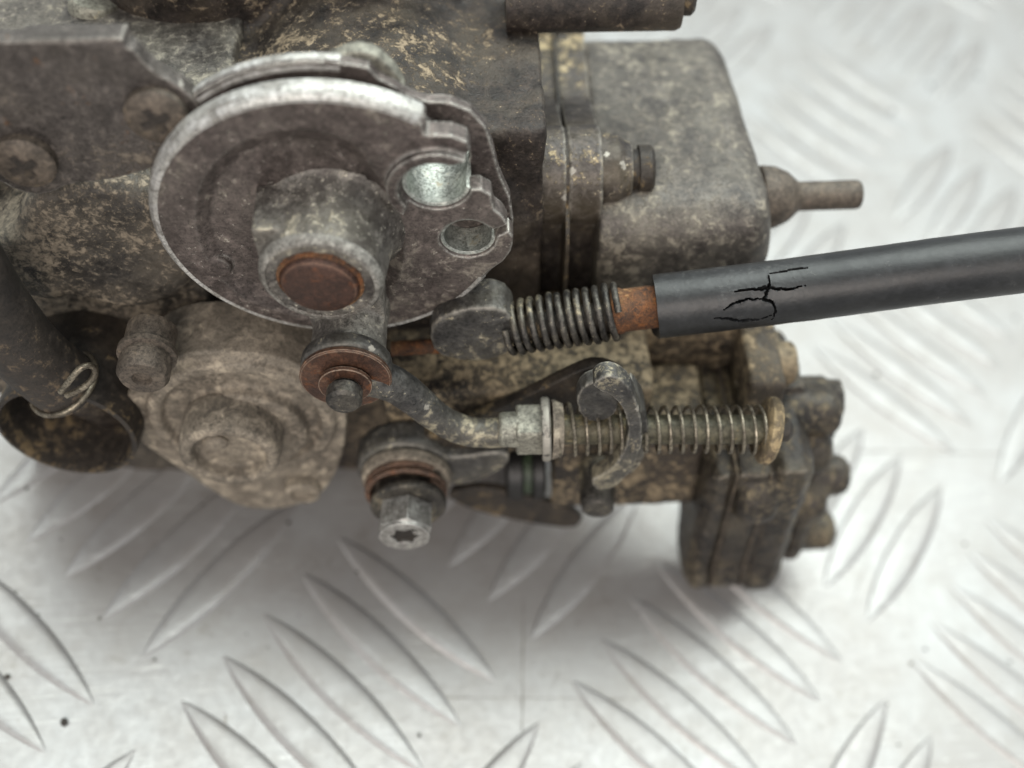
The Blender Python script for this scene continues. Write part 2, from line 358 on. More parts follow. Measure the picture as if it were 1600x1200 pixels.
# ---- main casting
b = MB()
xa, xb = Q(205, 300, -16).x, Q(850, 300, -16).x
b.box(xa, xb, -92, 6, -62, -15)
b.lathe([(30, -75), (30, -16), (27, -14)], (Q(560, 200, -20).x, -18, 0), (0, 0, 1), 48)         # round chamber behind the drum
b.lathe([(17, 0), (17, 24)], (Q(600, 200, -20).x, 4, -62), (0, 1, 0), 40)
b.lathe([(22, 0), (22, 26)], (Q(330, 60, -50).x, -4, -64), (0, 1, 0), 40)
body = obj('body', b, 'body', carb, remesh=.9, sm=5, disp=1.1, dscale=7)
sl = MB()
sl.box(Q(-90, 400, -18).x, xa + 9, -84, -8, -70, -11)                                             # left mass
sl.lathe([(15, -40), (15, -7), (13, -5)], (Q(165, 350, -8).x, Q(165, 375, -8).y, 0), (0, 0, 1), 32)
sl.lathe([(8, -30), (8, -6), (6.6, -4.5)], (Q(60, 400, -8).x, Q(60, 400, -8).y, 0), (0, 0, 1), 28)
obj('side_casting', sl, 'sidecast', carb, remesh=.8, sm=6, disp=1.6, dscale=8)
YL = Q(880, 612, 2).y; lg = MB()
lg.box(Q(610, 600, -10).x, Q(1020, 600, 0).x, YL - 20, YL, -24, 2)                                # ledge
lg.box(Q(1140, 600, -10).x, Q(1225, 600, 0).x, YL - 24, YL + .5, -24, 2)
lg.box(Q(1000, 560, -20).x, Q(1160, 560, -20).x, YL - 24, YL, -26, -14)
lg.box(Q(862, 720, 0).x, Q(1090, 700, 0).x, Q(900, 792, 5).y, YL - 10, -12, 5)
cf = MB().box(Q(990, 600, -10).x, Q(1160, 600, 0).x, YL - 26, YL - 15, -24, 1); obj('cavity_floor', cf, 'dark', carb, remesh=.8, sm=3, disp=.6)  # dark material here paints extra shade into the cavity
obj('lower_ledge', lg, 'ledge', carb, remesh=.7, sm=5, disp=.9, dscale=6)

# ---- float bowl and its flanges (joined along x)
xf0, xf1, xf2 = Q(838, 300, -14).x, Q(892, 300, -14).x, Q(948, 300, -14).x
xb1 = Q(1192, 360, -12).x + 3.2
YT, YB, ZF, ZB = -14.0, -49.0, -14.5, -72.5
def rrect(y0, y1, z0, z1, r, n=6):
    p = []
    for cy, cz, a in ((y1 - r, z1 - r, 0), (y0 + r, z1 - r, 90), (y0 + r, z0 + r, 180), (y1 - r, z0 + r, 270)):
        q = [(cy + r * cos(radians(a + 90 * i / n)), cz + r * sin(radians(a + 90 * i / n))) for i in range(n + 1)]
        p += q
    return p
bb = MB()
prof = rrect(YB, YT, ZB, ZF, 9)
bb.prism(prof, xf2 - .5, xb1 - 5, ax='x')
for k in range(1, 7):
    q = 5 * (1 - cos(radians(15 * k))) * .9; bb.prism(rrect(YB + q, YT - q, ZB + q, ZF - q, 8), xb1 - 6, xb1 - 5 + 5 * sin(radians(15 * k)), ax='x')
for p in bb.v: p.x += ((p.z - ZF) * .062 + 1.2) * max(0, (p.x - xf2) / (xb1 - xf2))
bowl = obj('float_bowl', bb, 'bowl', carb, remesh=.8, sm=6, disp=.5, dscale=9)
ey = YT + 1.8; ez = hit(905, 266, 1, ey).z
def flange(x0, x1, grow, earx, name, mat):
    m = MB(); m.prism(rrect(YB - grow, YT + grow, ZB - grow, ez + 1.0 + grow, 6), x0, x1, ax='x')
    e = (ey, ez); m.lathe([(8.8, 0), (8.8, x1 - x0)], (x0, e[0] - 1, e[1]), (1, 0, 0), 28)
    m.prism([(e[0] + 7.2, e[1]), (YT, e[1] - 24), (YT - 12, e[1] - 10), (YT - 10, e[1] + 3)], x0, x1, ax='x')
    m.lathe([(6.4, 0), (6.4, x1 - x0)], (x0, YT - 2, ZB), (1, 0, 0), 28)
    return obj(name, m, mat, carb, remesh=.45, sm=4, disp=.25, dscale=4)
flange(xf0, xf1 - .35, .6, 0, 'body_flange', 'flange')
flange(xf1, xf2, 1.0, 0, 'bowl_flange', 'flange')
gs = MB().prism(rrect(YB - 1.8, YT + 1.8, ZB - 2, ZF + 1.8, 8), xf1 - .5, xf1 + .15, ax='x').lathe([(8.4, 0), (8.4, .65)], (xf1 - .5, ey - 1, ez), (1, 0, 0), 28); obj('gasket', gs, 'dark', carb)
m = MB().lathe([(6.6, 0), (6.2, 3.5), (5.2, 4.8), (4.8, 6.0)], (xf2 - .4, ey, ez), (1, 0, 0), 28)
boss = obj('screw_boss', m, 'flange', carb, remesh=.35, sm=3, disp=.3, dscale=3)
m = MB().lathe([(3.6, 0), (3.6, 1.2), (4.3, 1.3), (4.3, 3.4), (3.7, 4.0), (0, 4.1)], (xf2 + 5.6, ey, ez), (1, 0, 0), 28); obj('screw_head', m, 'dark', boss)
m = MB().lathe([(3.4, 0), (3.4, 2.2), (0, 2.2)], (xf0 - 1.4, ey - 1, ez + .6), (1, 0, 0), 20); obj('screw_end', m, 'rust', boss)
# pillar across the top of the bowl
pc = Q(930, -2, -46); r = 50 * S(930, 0, -46)
m = MB().lathe([(r, 0), (r * 1.0, Q(1062, 0, -46).x - Q(790, 0, -46).x - .8), (r * .93, Q(1062, 0, -46).x - Q(790, 0, -46).x), (r * .6, Q(1062, 0, -46).x - Q(790, 0, -46).x + .05)], (Q(790, 0, -46).x, pc.y, -46), (1, 0, 0), 36)
pil = obj('screw_pillar', m, 'body', carb, disp=0)
m = MB().lathe([(3.8, 0), (3.8, 2), (3.2, 2.6), (0, 2.6)], (Q(1062, 0, -46).x - .2, pc.y + .8, -46), (1, 0, 0), 24); obj('screw_head', m, 'dark', pil)
# drain nipple on the far end
np_ = Q(1290, 307, -30); rr = 23 * S(1290, 307, -30)
m = MB().lathe([(rr * 2.2, 0), (rr * 2.1, 3), (rr * 1.7, 5.5), (rr, 7.6), (rr, 19), (rr * .85, 19.6), (rr * .5, 19.6), (rr * .45, 15), (0, 15)], (Q(1193, 307, -30).x - 1, np_.y, -30), (1, 0, -.02), 28)
m.prism([(xb1 - 2, np_.y), (xb1 + 4.5, np_.y + 1), (xb1 + 2.5, np_.y - 8), (xb1 + 1, np_.y - 16), (xb1 - 2, np_.y - 16)], -33, -27)
obj('drain_nipple', m, 'screw', carb, remesh=.4, sm=3)

# ---- throttle drum
R0 = 27.6
a2 = atan2(*reversed(Q(768, 440, 0).xy)); a1 = atan2(*reversed(Q(648, 196, 0).xy))
arc = [(R0 * cos(a1 + (a2 + 2 * pi - a1) * i / 80), R0 * sin(a1 + (a2 + 2 * pi - a1) * i / 80)) for i in range(81)]
h1 = Q(682, 283, 0); h2 = Q(731, 374, 0); RH1, RH2 = 5.0, 4.2
def hole_path(h, r, t0, t1, n=26): return [(h.x + r * cos(radians(t0 + (t1 - t0) * i / n)), h.y + r * sin(radians(t0 + (t1 - t0) * i / n))) for i in range(n + 1)]
def edge_path(g):
    """right-hand edge of the disc: lower hook, slot, tooth, open cable pocket, upper lip"""
    return (QL([(787, 412), (800, 392), (803, 372), (795, 360)], 0) + hole_path(h2, RH2 + g, 4, -332) + QL([(794, 351), (786, 336), (772, 324), (768, 300), (752, 290)], 0)
            + hole_path(h1, RH1 + g, -12, -296) + QL([(722, 236), (736, 226), (730, 211), (706, 201), (680, 199), (664, 200)], 0))
front = arc + edge_path(0)
front2 = [(x * (R0 - .9) / R0, y * (R0 - .9) / R0) for x, y in arc] + edge_path(.25)
rec = smooth(QL([(528, 224), (470, 208), (410, 218), (352, 256), (326, 312), (328, 372), (350, 420), (388, 458), (430, 476), (500, 496), (575, 478), (612, 425), (612, 352), (588, 292), (566, 268), (552, 238)], 0), 2)
rcx = sum(p[0] for p in rec) / len(rec); rcy = sum(p[1] for p in rec) / len(rec)
rec2 = [(rcx + (x - rcx) * 1.06, rcy + (y - rcy) * 1.06) for x, y in rec]
m = MB()
for k_ in range(6):
    f_ = 1.14 - .028 * k_; z_ = -.24 * k_
    m.prism(front2 if k_ < 3 else front, z_ - .34, z_, [[(rcx + (x - rcx) * f_, rcy + (y - rcy) * f_) for x, y in rec]])
m.prism(front, -3.2, -1.4)
core = []
for i_ in range(144):
    t_ = 2 * pi * i_ / 144; r_c = 23.6
    for h_, q_ in ((h1, 5.2), (h2, 4.4)):
        d_ = h_.xy.length; dl = (t_ - atan2(h_.y, h_.x) + pi) % (2 * pi) - pi
        if abs(dl) < q_ / d_ * 1.02: r_c = min(r_c, d_ * cos(dl) - sqrt(max(0, q_ * q_ - (d_ * sin(dl)) ** 2)))
    core.append((r_c * cos(t_), r_c * sin(t_)))
m.prism(core, -6.2, -3.0)
backarc = circ(0, 0, 28.0, math.degrees(atan2(*reversed(Q(575, 104, -6).xy))), 340, 80)
bl = QL([(795, 410), (803, 350), (797, 310), (780, 270), (771, 230), (760, 194), (737, 167), (702, 152), (668, 151), (640, 141), (612, 123), (592, 112)], -6)
m.prism(backarc + bl, -8.0, -6.0, [circ(h1.x, h1.y, 4.9, n=28)])
m.lathe([(2.6, -.6), (2.6, .5), (1.8, .9), (0, 1.0)], (Q(335, 425, 0).x, Q(335, 425, 0).y, -.9), (0, 0, 1), 20)
lip = [(h1.x + 7.6 * cos(radians(a)), h1.y + 7.6 * sin(radians(a))) for a in range(52, 228, 6)] + [(h1.x + 5.7 * cos(radians(a)), h1.y + 5.7 * sin(radians(a))) for a in range(214, 58, -6)]
m.prism(lip, -.3, 1.4)
drum = obj('throttle_drum', m, 'drum', carb, remesh=.3, sm=5, disp=.12, dscale=5, center=Vector((0, 0, -3)))
drum.rotation_euler.x = radians(4)
m = MB().prism(smooth(QL([(480, 130), (505, 92), (540, 72), (575, 70), (600, 84), (625, 112), (640, 150), (560, 180)], -8), 2), -10.5, -8.0); obj('stop_lug', m, 'squared', drum, remesh=.4, sm=5, disp=.3, dscale=3)
def sweep(h, prf, t0, t1, n_=40):
    vs = []; fs = []; k_ = len(prf)
    for i in range(n_ + 1):
        t = radians(t0 + (t1 - t0) * i / n_)
        for a, z in prf: vs.append((h.x + a * cos(t), h.y + a * sin(t), z))
    for i in range(n_):
        for j in range(k_): a = i * k_ + j; b_ = i * k_ + (j + 1) % k_; fs.append((a, a + k_, b_ + k_, b_))
    fs += [tuple(range(k_)), tuple(range(n_ * k_, n_ * k_ + k_))[::-1]]
    return MB().add(vs, fs)
obj('cable_seat', sweep(h1, [(5.3, -.5), (5.3, -10), (4.85, -10), (4.75, -4), (4.55, -4), (4.6, -.7), (4.9, -.5)], -14, -290), 'zinc', drum)
obj('cable_seat', sweep(h2, [(4.5, -.5), (4.5, -5.9), (4.0, -5.9), (3.8, -.7), (4.1, -.5)], 0, -330), 'zinc', drum)
def rim_band(r, z0, z1, t0, t1, closed=False):
    mb = MB(); n_ = 96; w1 = z1 - z0; prf = [(r - 1.2, z0 + .05), (r, z0), (r + .08, z0 + .3 * w1), (r + .02, z0 + .6 * w1), (r - .3, z0 + .84 * w1), (r - .85, z1), (r - 1.5, z1 - .02)]
    vs = []; fs = []
    for i in range(n_ + 1):
        t = t0 + (t1 - t0) * i / n_
        for a, z in prf: vs.append((a * cos(t), a * sin(t), z))
    k_ = len(prf)
    for i in range(n_):
        for j in range(k_): a = i * k_ + j; b_ = i * k_ + (j + 1) % k_; fs.append((a, a + k_, b_ + k_, b_))
    fs.append(tuple(range(k_))); fs.append(tuple(range(n_ * k_, n_ * k_ + k_))[::-1])
    return mb.add(vs, fs)
obj('front_rim', rim_band(R0, -3.1, .08, a1 + .02, a2 + 2 * pi - .02), 'wornrim', drum)
obj('back_rim', rim_band(28.0, -8.0, -5.9, radians(95) - .25, radians(330)), 'wornrim', drum)
# hub with shaft end
HUBD = (-.08, .02, 1)
m = MB().lathe([(12.4, -1.6), (11.2, -.6), (10.3, 1.2), (9.9, 3), (9.6, 8.5), (9.2, 10.2), (8.6, 10.8), (6.6, 10.9), (6.5, 9.2), (0, 9.2)], (0, 0, 0), HUBD, 48, wob=.015)
m.box(-10.1, -4, -2, 8.6, -1.5, 7.5)
hub = obj('hub', m, 'hub', drum, remesh=.3, sm=3, disp=.2, dscale=3)
m = MB().lathe([(8.0, 10.5), (8.3, 11.1), (8.9, 11.0), (9.4, 10.35), (9.55, 9.6), (9.0, 9.4), (8.0, 10.5)], (0, 0, 0), HUBD, 56, wob=.012); obj('hub_rim', m, 'hubrim', hub)
m = MB().lathe([(6.7, 9.8), (6.7, 10.7), (6.15, 11.3), (5.9, 10.8)], (0, 0, 0), HUBD, 40); obj('rust_ring', m, 'rust', drum)
m = MB().lathe([(6.0, 8.8), (6.0, 11.3), (5.6, 12.0), (4.7, 12.4), (2.5, 12.6), (0, 12.65)], (0, 0, 0), HUBD, 40); obj('shaft_end', m, 'shaft', drum)
# link post below the hub
W = Q(540, 594, 15)
m = MB().lathe([(7.0, -2), (6.5, 1), (6.2, 5), (6.1, 11.4)], (W.x, W.y, 0), (0, 0, 1), 36)
m.prism(smooth([(-6, -7), (7, -7), (W.x + 6.4, W.y), (W.x + 4, W.y - 5), (W.x - 4, W.y - 5), (W.x - 6.4, W.y)], 2), -1.8, 5)
obj('link_post', m, 'post', drum, remesh=.35, sm=4, disp=.3, dscale=3)
m = MB().lathe([(4, 11.2), (6.9, 11.2), (7.0, 11.6), (7.0, 12.6), (6.6, 12.8), (4, 12.8)], (W.x, W.y, 0), (0, 0, 1), 40); obj('spacer_washer', m, 'cover', drum)

# ---- link rod
link_px = [(545, 585, 12.6), (590, 590, 12.6), (628, 606, 12.4), (662, 636, 12.2), (700, 664, 12.4), (740, 677, 12.8), (785, 676, 13), (835, 671, 13)]
pts = smooth([tuple(Q(*p)) for p in link_px], 2, False); n = len(pts)
m = MB().tube(pts, [3.6 - .9 * min(1, i / (n * .5)) for i in range(n)], 16)
m.lathe([(7.2, 10.7), (7.5, 11.2), (7.5, 13.2), (7.0, 13.8)], (W.x, W.y, 0), (0, 0, 1), 36)
link = obj('link_rod', m, 'blacklever', carb, remesh=.4, sm=4, disp=.25, dscale=3)
m = MB().lathe([(3.0, 13.9), (7.3, 13.9), (7.45, 14.2), (7.45, 14.7), (7.2, 14.95), (3.0, 14.95)], (W.x, W.y, 0), (0, 0, 1), 48); obj('washer', m, 'rustwasher', link)
m = MB().lathe([(2.1, 14), (2.1, 17.0), (2.9, 17.2), (2.9, 19.2), (2.4, 19.8), (0, 19.9)], (W.x, W.y, 0), (0, 0, 1), 28); obj('pin', m, 'darkspring', link)
m = MB().prism([(W.x + 4.3 * cos(radians(a)), W.y + 4.3 * sin(radians(a))) for a in range(-60, 241, 12)] + [(W.x + 2.2 * cos(radians(a)), W.y + 2.2 * sin(radians(a))) for a in range(240, -61, -12)], 15.5, 16.3)
obj('retaining_clip', m, 'rustwasher', link, bevel=.15)
# rod axis along x
RZ = 13.0; ra = Q(835, 671, RZ); rb = Q(1215, 671, RZ); rdir = (rb - ra).normalized()
def on(xp): return ra + (rb - ra) * ((xp - 835) / 380.0)
m = MB()
e0 = on(806); e1 = on(852); hw = 3.3
m.box(e0.x, e1.x, ra.y - hw, ra.y + hw, RZ - hw, RZ + hw)
m.lathe([(3.0, -3), (3.3, 1)], e0, rdir, 20)
obj('square_end', m, 'squared', link, bevel=.5)
m = MB().lathe([(2.8, 0), (5.5, 0), (5.7, .3), (5.7, 1.2), (5.4, 1.5), (2.8, 1.5)], on(846), rdir + Vector((0, .06, 0)), 36); obj('washer', m, 'blacklever', link)
m = MB().lathe([(2.8, 0), (5.2, 0), (5.3, .3), (4.6, 1.9), (4.0, 2.0), (2.8, 2.0)], on(861), rdir, 36); obj('spring_seat', m, 'cover', link)
m = MB().lathe([(2.65, 0), (2.65, (on(1205) - on(852)).length)], on(852), rdir, 24); obj('spring_rod', m, 'rod', link, disp=0)
def pitch1(f): return f * .8 if f < .5 else .4 + (f - .5) * 1.2
m = MB().helix(on(868), on(986), 4.7, 3.9, 6.2, .34, 8, 32, .14, lambda f: f ** .85); obj('short_spring', m, 'spring', link)
m = MB().helix(on(1004), on(1196), 3.95, 4.15, 10.2, .34, 8, 32, .22, lambda f: 1 - (1 - f) ** 1.0 if f < .8 else .8 + (f - .8) * (1 - (f - .8) * .6)); obj('long_spring', m, 'spring', link)
m = MB().lathe([(2.7, 0), (5.4, 0), (6.0, .4), (6.2, 1.6), (5.6, 2.3), (3.6, 2.7), (2.7, 2.7)], on(1190), rdir + Vector((0, -.10, .12)), 36); obj('end_washer', m, 'dusty', link)
m = MB().lathe([(2.2, 0), (2.2, 2.0), (1.4, 2.8), (0, 3)], on(1212), rdir, 20); obj('rod_tip', m, 'dark', link)

# ---- curved lever through which the rod slides, with its stub pin
lv = smooth(QL([(922, 604), (940, 588), (966, 588), (988, 610), (1001, 645), (1005, 680), (999, 712), (985, 738), (962, 762), (935, 768), (920, 752), (942, 742), (962, 726), (976, 702), (982, 676), (978, 650), (966, 628), (946, 614)], 17), 2)
m = MB().prism(lv, 13.6, 17)
m.prism(smooth(QL([(984, 622), (998, 630), (1011, 652), (1015, 685), (1007, 720), (984, 745), (972, 738), (992, 705), (998, 680), (994, 652)], 15), 2), 9, 15)
m.prism(smooth(QL([(903, 640), (900, 612), (915, 594), (945, 587), (966, 600), (968, 632), (950, 652), (922, 655)], 13), 2), 10.8, 13.8)
lever = obj('curved_lever', m, 'blacklever', carb, remesh=.4, sm=5, disp=.3, dscale=4)
sp = Q(938, 797, 17)
m = MB().lathe([(3.5, 0), (3.3, 8), (3.0, 9.6), (2.6, 10), (0, 10.1)], (sp.x, sp.y, 7), (-.05, 0, 1), 28); obj('stub_pin', m, 'darkspring', lever)
# diagonal lever plate behind
m = MB().prism(smooth(QL([(640, 690), (700, 672), (780, 640), (860, 602), (915, 574), (955, 574), (985, 600), (960, 640), (900, 660), (820, 690), (760, 715), (690, 715)], 6), 2), 3.5, 6)
lev2 = obj('lever_plate', m, 'dark', carb, remesh=.4, sm=3, disp=.25, dscale=4)

# ---- lower pivot lever with hex bolt
B0 = Q(632, 838, 22)
m = MB().lathe([(9.0, 2), (9.6, 3), (9.6, 7), (9.0, 8)], (B0.x, B0.y, 0), (0, 0, 1), 40)
m.prism(smooth([(B0.x - 4, B0.y + 8), (B0.x + 8, B0.y - 5), (Q(740, 745, 6).x, Q(740, 745, 6).y), (Q(800, 712, 6).x, Q(800, 712, 6).y), (Q(790, 690, 6).x, Q(790, 690, 6).y), (Q(700, 705, 6).x, Q(700, 705, 6).y)], 2), 4, 8)
piv = obj('pivot_lever', m, 'blacklever', carb, remesh=.45, sm=4, disp=.35, dscale=4)
m = MB().lathe([(5, 8), (8.2, 8), (8.6, 8.5), (8.4, 10.0), (7.6, 10.4), (5, 10.4)], (B0.x, B0.y, 0), (0, 0, 1), 40); obj('dust_washer', m, 'cover', piv)
m = MB().helix((B0.x, B0.y, 10.6), (B0.x, B0.y, 13.4), 7.3, 7.1, 2.0, .65, 8, 32); obj('torsion_spring', m, 'rustwasher', piv)
m = MB().lathe([(5.2, 10), (5.2, 14.5), (3, 14.5)], (B0.x, B0.y, 0), (0, 0, 1), 32); obj('collar', m, 'dark', piv)
m = MB().lathe([(3, 14.4), (6.8, 14.4), (7.1, 14.8), (7.1, 15.8), (6.8, 16.2), (3, 16.2)], (B0.x, B0.y, 0), (.04, .03, 1), 40); obj('washer', m, 'darkspring', piv)
hexo = [(B0.x + 5.3 * cos(radians(60 * i + 20)), B0.y + 5.3 * sin(radians(60 * i + 20))) for i in range(6)]
star = []
for i in range(12):
    rr_ = 2.9 if i % 2 == 0 else 2.0; star.append((B0.x + rr_ * cos(radians(30 * i)), B0.y + rr_ * sin(radians(30 * i))))
m = MB().prism(hexo, 16.2, 21.4)
m.prism(circ(B0.x, B0.y, 4.6, n=36), 21.3, 22.1, [star])
hb = obj('hex_bolt', m, 'bolt', piv, bevel=.45)
m = MB().prism(star, 20.4, 21.5); obj('bolt_recess', m, 'recess', hb)

# ---- strap and seal below the lever
m = MB().prism(smooth(QL([(690, 772), (755, 760), (845, 782), (915, 806), (898, 828), (815, 816), (735, 797)], 3), 1), 1.2, 3); obj('strap', m, 'dark', carb, bevel=.3)
sc_ = Q(790, 742, 0); rs = 46 * S(800, 742, 0)
m = MB().lathe([(rs * .8, 0), (rs, .6), (rs, 3.2), (rs * .8, 3.8)], (sc_.x, sc_.y, -1), (1, 0, 0), 32); obj('seal_ring', m, 'black', carb)
m = MB().lathe([(rs * .82, 0), (rs * .82, 3.0)], (sc_.x + 3.6, sc_.y, -1), (1, 0, 0), 32); obj('green_seal', m, 'green', carb)
m = MB().lathe([(rs * .8, 0), (rs, .6), (rs, 2.4), (rs * .8, 3.0)], (sc_.x + 5.2, sc_.y, -1), (1, 0, 0), 32); obj('seal_ring', m, 'black', carb)

# ---- pump block on the right
def ear(c, r, top, back, x0, x1, mb):
    """flange lobe: a rounded end at c=(y,z) widening upwards to y=top and back to z=back"""
    y, z = c; pts = [(y + r * cos(radians(a)), z + r * sin(radians(a))) for a in range(100, 271, 10)]
    pts = [(y + r * cos(radians(a)), z + r * sin(radians(a))) for a in range(60, 261, 10)]
    out = pts + [(top, back), (top, z + r * .8)]
    mb.prism(out, x0, x1, ax='x')
def X(xp, yp, z=8): return Q(xp, yp, z).x
L1 = Q(1140, 850, 5.5)
def layer(name, c, r, top, back, xa_, xb_, mat, yref, zz=8, **k):
    m = MB(); ear((c.y, c.z), r, top, back, X(xa_, yref, zz), X(xb_, yref, zz), m)
    return obj(name, m, mat, carb, remesh=.45, sm=k.get('sm', 5), disp=.35, dscale=5)
m = MB()
def ear_soft(c_y, c_z, r_, top, xl_, xr_, rd, mb, back=-22):
    for q in (0, .25, .6, 1.1, 1.8, 2.8):
        ear((c_y, c_z - q * .2), r_ - q, top - q, back, xl_ + rd * (1 - (q / 2.8)) ** 1.6, xr_ - rd * (1 - (q / 2.8)) ** 1.6, mb)
ear_soft(L1.y, 5.5, 9.4, -54, X(1070, 860), X(1110, 860), 1.8, m)
ear_soft(L1.y + .3, 5.6, 9.0, -54, X(1104, 860), X(1156, 860), 1.0, m)
ear_soft(L1.y, 6, 9.5, -52, X(1150, 860), X(1216, 860), 2.6, m)
LB = Q(1182, 796, 15)
m.lathe([(5.0, 0), (6.6, 1.2), (7.0, 2.4), (7.0, 5.6), (6.4, 7), (5, 7.8)], (X(1150, 790, 14), LB.y, 10), (1, 0, 0), 32)
m.prism([(LB.y + 6.6, 9), (-50, 2), (-50, -20), (LB.y - 5, 2)], X(1150, 790, 14) + 1, X(1152, 790, 14) + 6.8, ax='x')
LC = Q(1236, 822, 1)
ear_soft(LC.y, 1, 7.4, LC.y + 13, X(1212, 820, 1), X(1254, 820, 1), 2.0, m, -8)
m.prism(rrect(Q(1262, 800, -2).y, Q(1262, 640, -2).y, -13, -2, 5), X(1222, 700, -2), X(1284, 700, -2), ax='x')
m.prism(rrect(Q(1290, 735, -4).y, Q(1290, 630, -4).y, -12, -4, 3.8), X(1270, 690, -4), X(1303, 690, -4), ax='x')
m.box(X(1212, 640, -4), X(1250, 640, -4), Q(1230, 700, -4).y, Q(1230, 612, -4).y, -13, -5)
for (px_, py_, z, r_, x_a, x_b) in ((1270, 642, -4, 5.0, 1232, 1312), (1296, 742, -2, 4.4, 1262, 1325), (1276, 826, 0, 4.8, 1240, 1302), (1255, 770, 0, 6.5, 1218, 1288), (1262, 700, -1, 5.5, 1225, 1296)):
    c = Q(px_, py_, z); xl = X(x_b, py_, z) - X(x_a, py_, z)
    m.lathe([(r_, 0), (r_, xl * .72), (r_ * .9, xl * .88), (r_ * .5, xl)], (X(x_a, py_, z), c.y, z), (1, 0, 0), 28)
obj('pump_housing', m, 'block', carb, remesh=.5, sm=9, disp=.7, dscale=5)
for xg in (1107, 1153):
    m = MB(); ear((L1.y, 5.6), 9.0, -54, -22, X(xg, 860) - .12, X(xg, 860) + .18, m); obj('gasket', m, 'screw', carb)
m = MB().lathe([(4.5, 0), (4.5, 5), (3.8, 5.6), (0, 5.7)], (X(1168, 572, -6), Q(1180, 575, -6).y, -6), (1, 0, 0), 24); obj('lug', m, 'ledge', carb)
m = MB().lathe([(4.2, 0), (4.2, 4), (3.6, 4.6), (0, 4.7)], (X(1206, 578, -6), Q(1210, 580, -6).y, -8), (1, 0, 0), 24); obj('lug', m, 'ledge', carb)

# ---- lower left cover with its cap and bolts
m = MB()
out = smooth(QL([(188, 648), (205, 600), (260, 556), (340, 548), (440, 556), (520, 600), (545, 650), (535, 720), (505, 775), (450, 795), (385, 797), (335, 770), (270, 725), (215, 690)], 4), 3)
m.prism(out, -8, 4)
cc = Q(380, 672, 6); m.lathe([(17.2, 3), (17.0, 5.0), (16.4, 5.5), (14.8, 5.5), (14.2, 4.9), (14.0, 3)], (cc.x, cc.y + 1.5, 0), (0, 0, 1), 48)
m.lathe([(11.5, 3), (11.0, 6.2), (10.2, 6.8)], (cc.x + .5, cc.y - .5, 0), (0, 0, 1), 40)
cov = obj('side_cover', m, 'cover', carb, remesh=.4, sm=3, disp=.14, dscale=7)
cp = Q(358, 716, 13)
m = MB().lathe([(9.2, 5), (9.2, 10), (8.9, 12.4), (8.4, 13.2), (7.2, 13.2), (6.7, 12.6), (6.3, 10.2), (0, 10.0)], (cp.x, cp.y, 0), (0, 0, 1), 44, wob=.01); cap = obj('plug', m, 'cover', cov, remesh=.35, sm=3, disp=.25, dscale=3)
m = MB().ball((cp.x - 2.5, cp.y + 1.5, 10.6), (2.4, 2.0, .9)); obj('mud_clump', m, 'cover', cap)
bp = Q(222, 592, 12.5)
m = MB().lathe([(4.2, 2), (4.2, 6.4), (4.9, 6.8), (4.9, 7.8), (4.0, 8.1), (4.0, 8.6), (4.3, 8.9), (4.3, 11.6), (3.7, 12.5), (1.7, 12.6), (1.4, 11.8), (0, 11.7)], (bp.x, bp.y, 0), (0, 0, 1), 32); obj('cover_bolt', m, 'screw', cov)
bp = Q(472, 772, 6)
m = MB().lathe([(3.6, 2), (3.5, 6), (2.4, 6.3), (2.0, 5.2), (0, 5.1)], (bp.x, bp.y, 0), (0, 0, 1), 24); obj('cover_screw', m, 'cover', cov)

# ---- bore pipe lower left
bc = Q(104, 677, 8)
m = MB().lathe([(12.4, -26), (12.6, -2), (12.5, 0), (11.7, .2), (11.3, -1), (11.0, -25)], (bc.x, bc.y, 8), (-.08, .03, 1), 56)
m.lathe([(11.2, -26), (0, -26)], (bc.x, bc.y, 8), (-.08, .03, 1), 32)
obj('bore_pipe', m, 'dark', carb, disp=0)
m = MB().tube([Q(112, 602, 3), Q(140, 615, 0), Q(175, 628, -5), Q(215, 640, -12)], [4.6, 4.6, 5, 6.5], 20); obj('hose_nipple', m, 'body', carb)

# ---- bracket plate at upper left with screws
out = smooth(QL([(-40, 62), (30, 66), (195, 72), (215, 82), (232, 108), (300, 146), (330, 200), (290, 245), (235, 265), (165, 284), (112, 286), (72, 306), (30, 300), (-10, 280), (-40, 268)], -4), 1)
m = MB().prism(out, -7, -4)
lp = QL([(30, 66), (195, 72)], -4)
m.box(lp[0][0], lp[1][0], lp[0][1] - 2.0, lp[0][1] + .2, -8, -4.2)
brk = obj('bracket', m, 'bracket', carb, remesh=.4, sm=3, disp=.35, dscale=6)
def phillips(px_, py_, z, r, name, parent, mat):
    c = Q(px_, py_, z)
    m = MB().lathe([(r, -2.5), (r, -.8), (r * .85, -.2), (r * .3, 0), (0, 0)], (c.x, c.y, z), (0, 0, 1), 32); o = obj(name, m, mat, parent)
    k = r * .5; q = r * .13; s_ = []
    for a in range(4):
        t = radians(90 * a + 25); d = Vector((cos(t), sin(t))); e = Vector((-sin(t), cos(t)))
        s_ += [tuple(d * k + c.xy - e * q), tuple(d * k + c.xy + e * q), tuple((d + e) * q * 1.3 + c.xy)]
    m = MB().prism(s_, z - .3, z + .06); obj('cross_slot', m, 'slot', o)  # dark cross laid on the head, shade painted instead of a cut slot
phillips(243, 190, -1.8, 4.6, 'bracket_screw', brk, 'screw')
phillips(36, 262, -1.8, 4.6, 'bracket_screw', brk, 'screw')
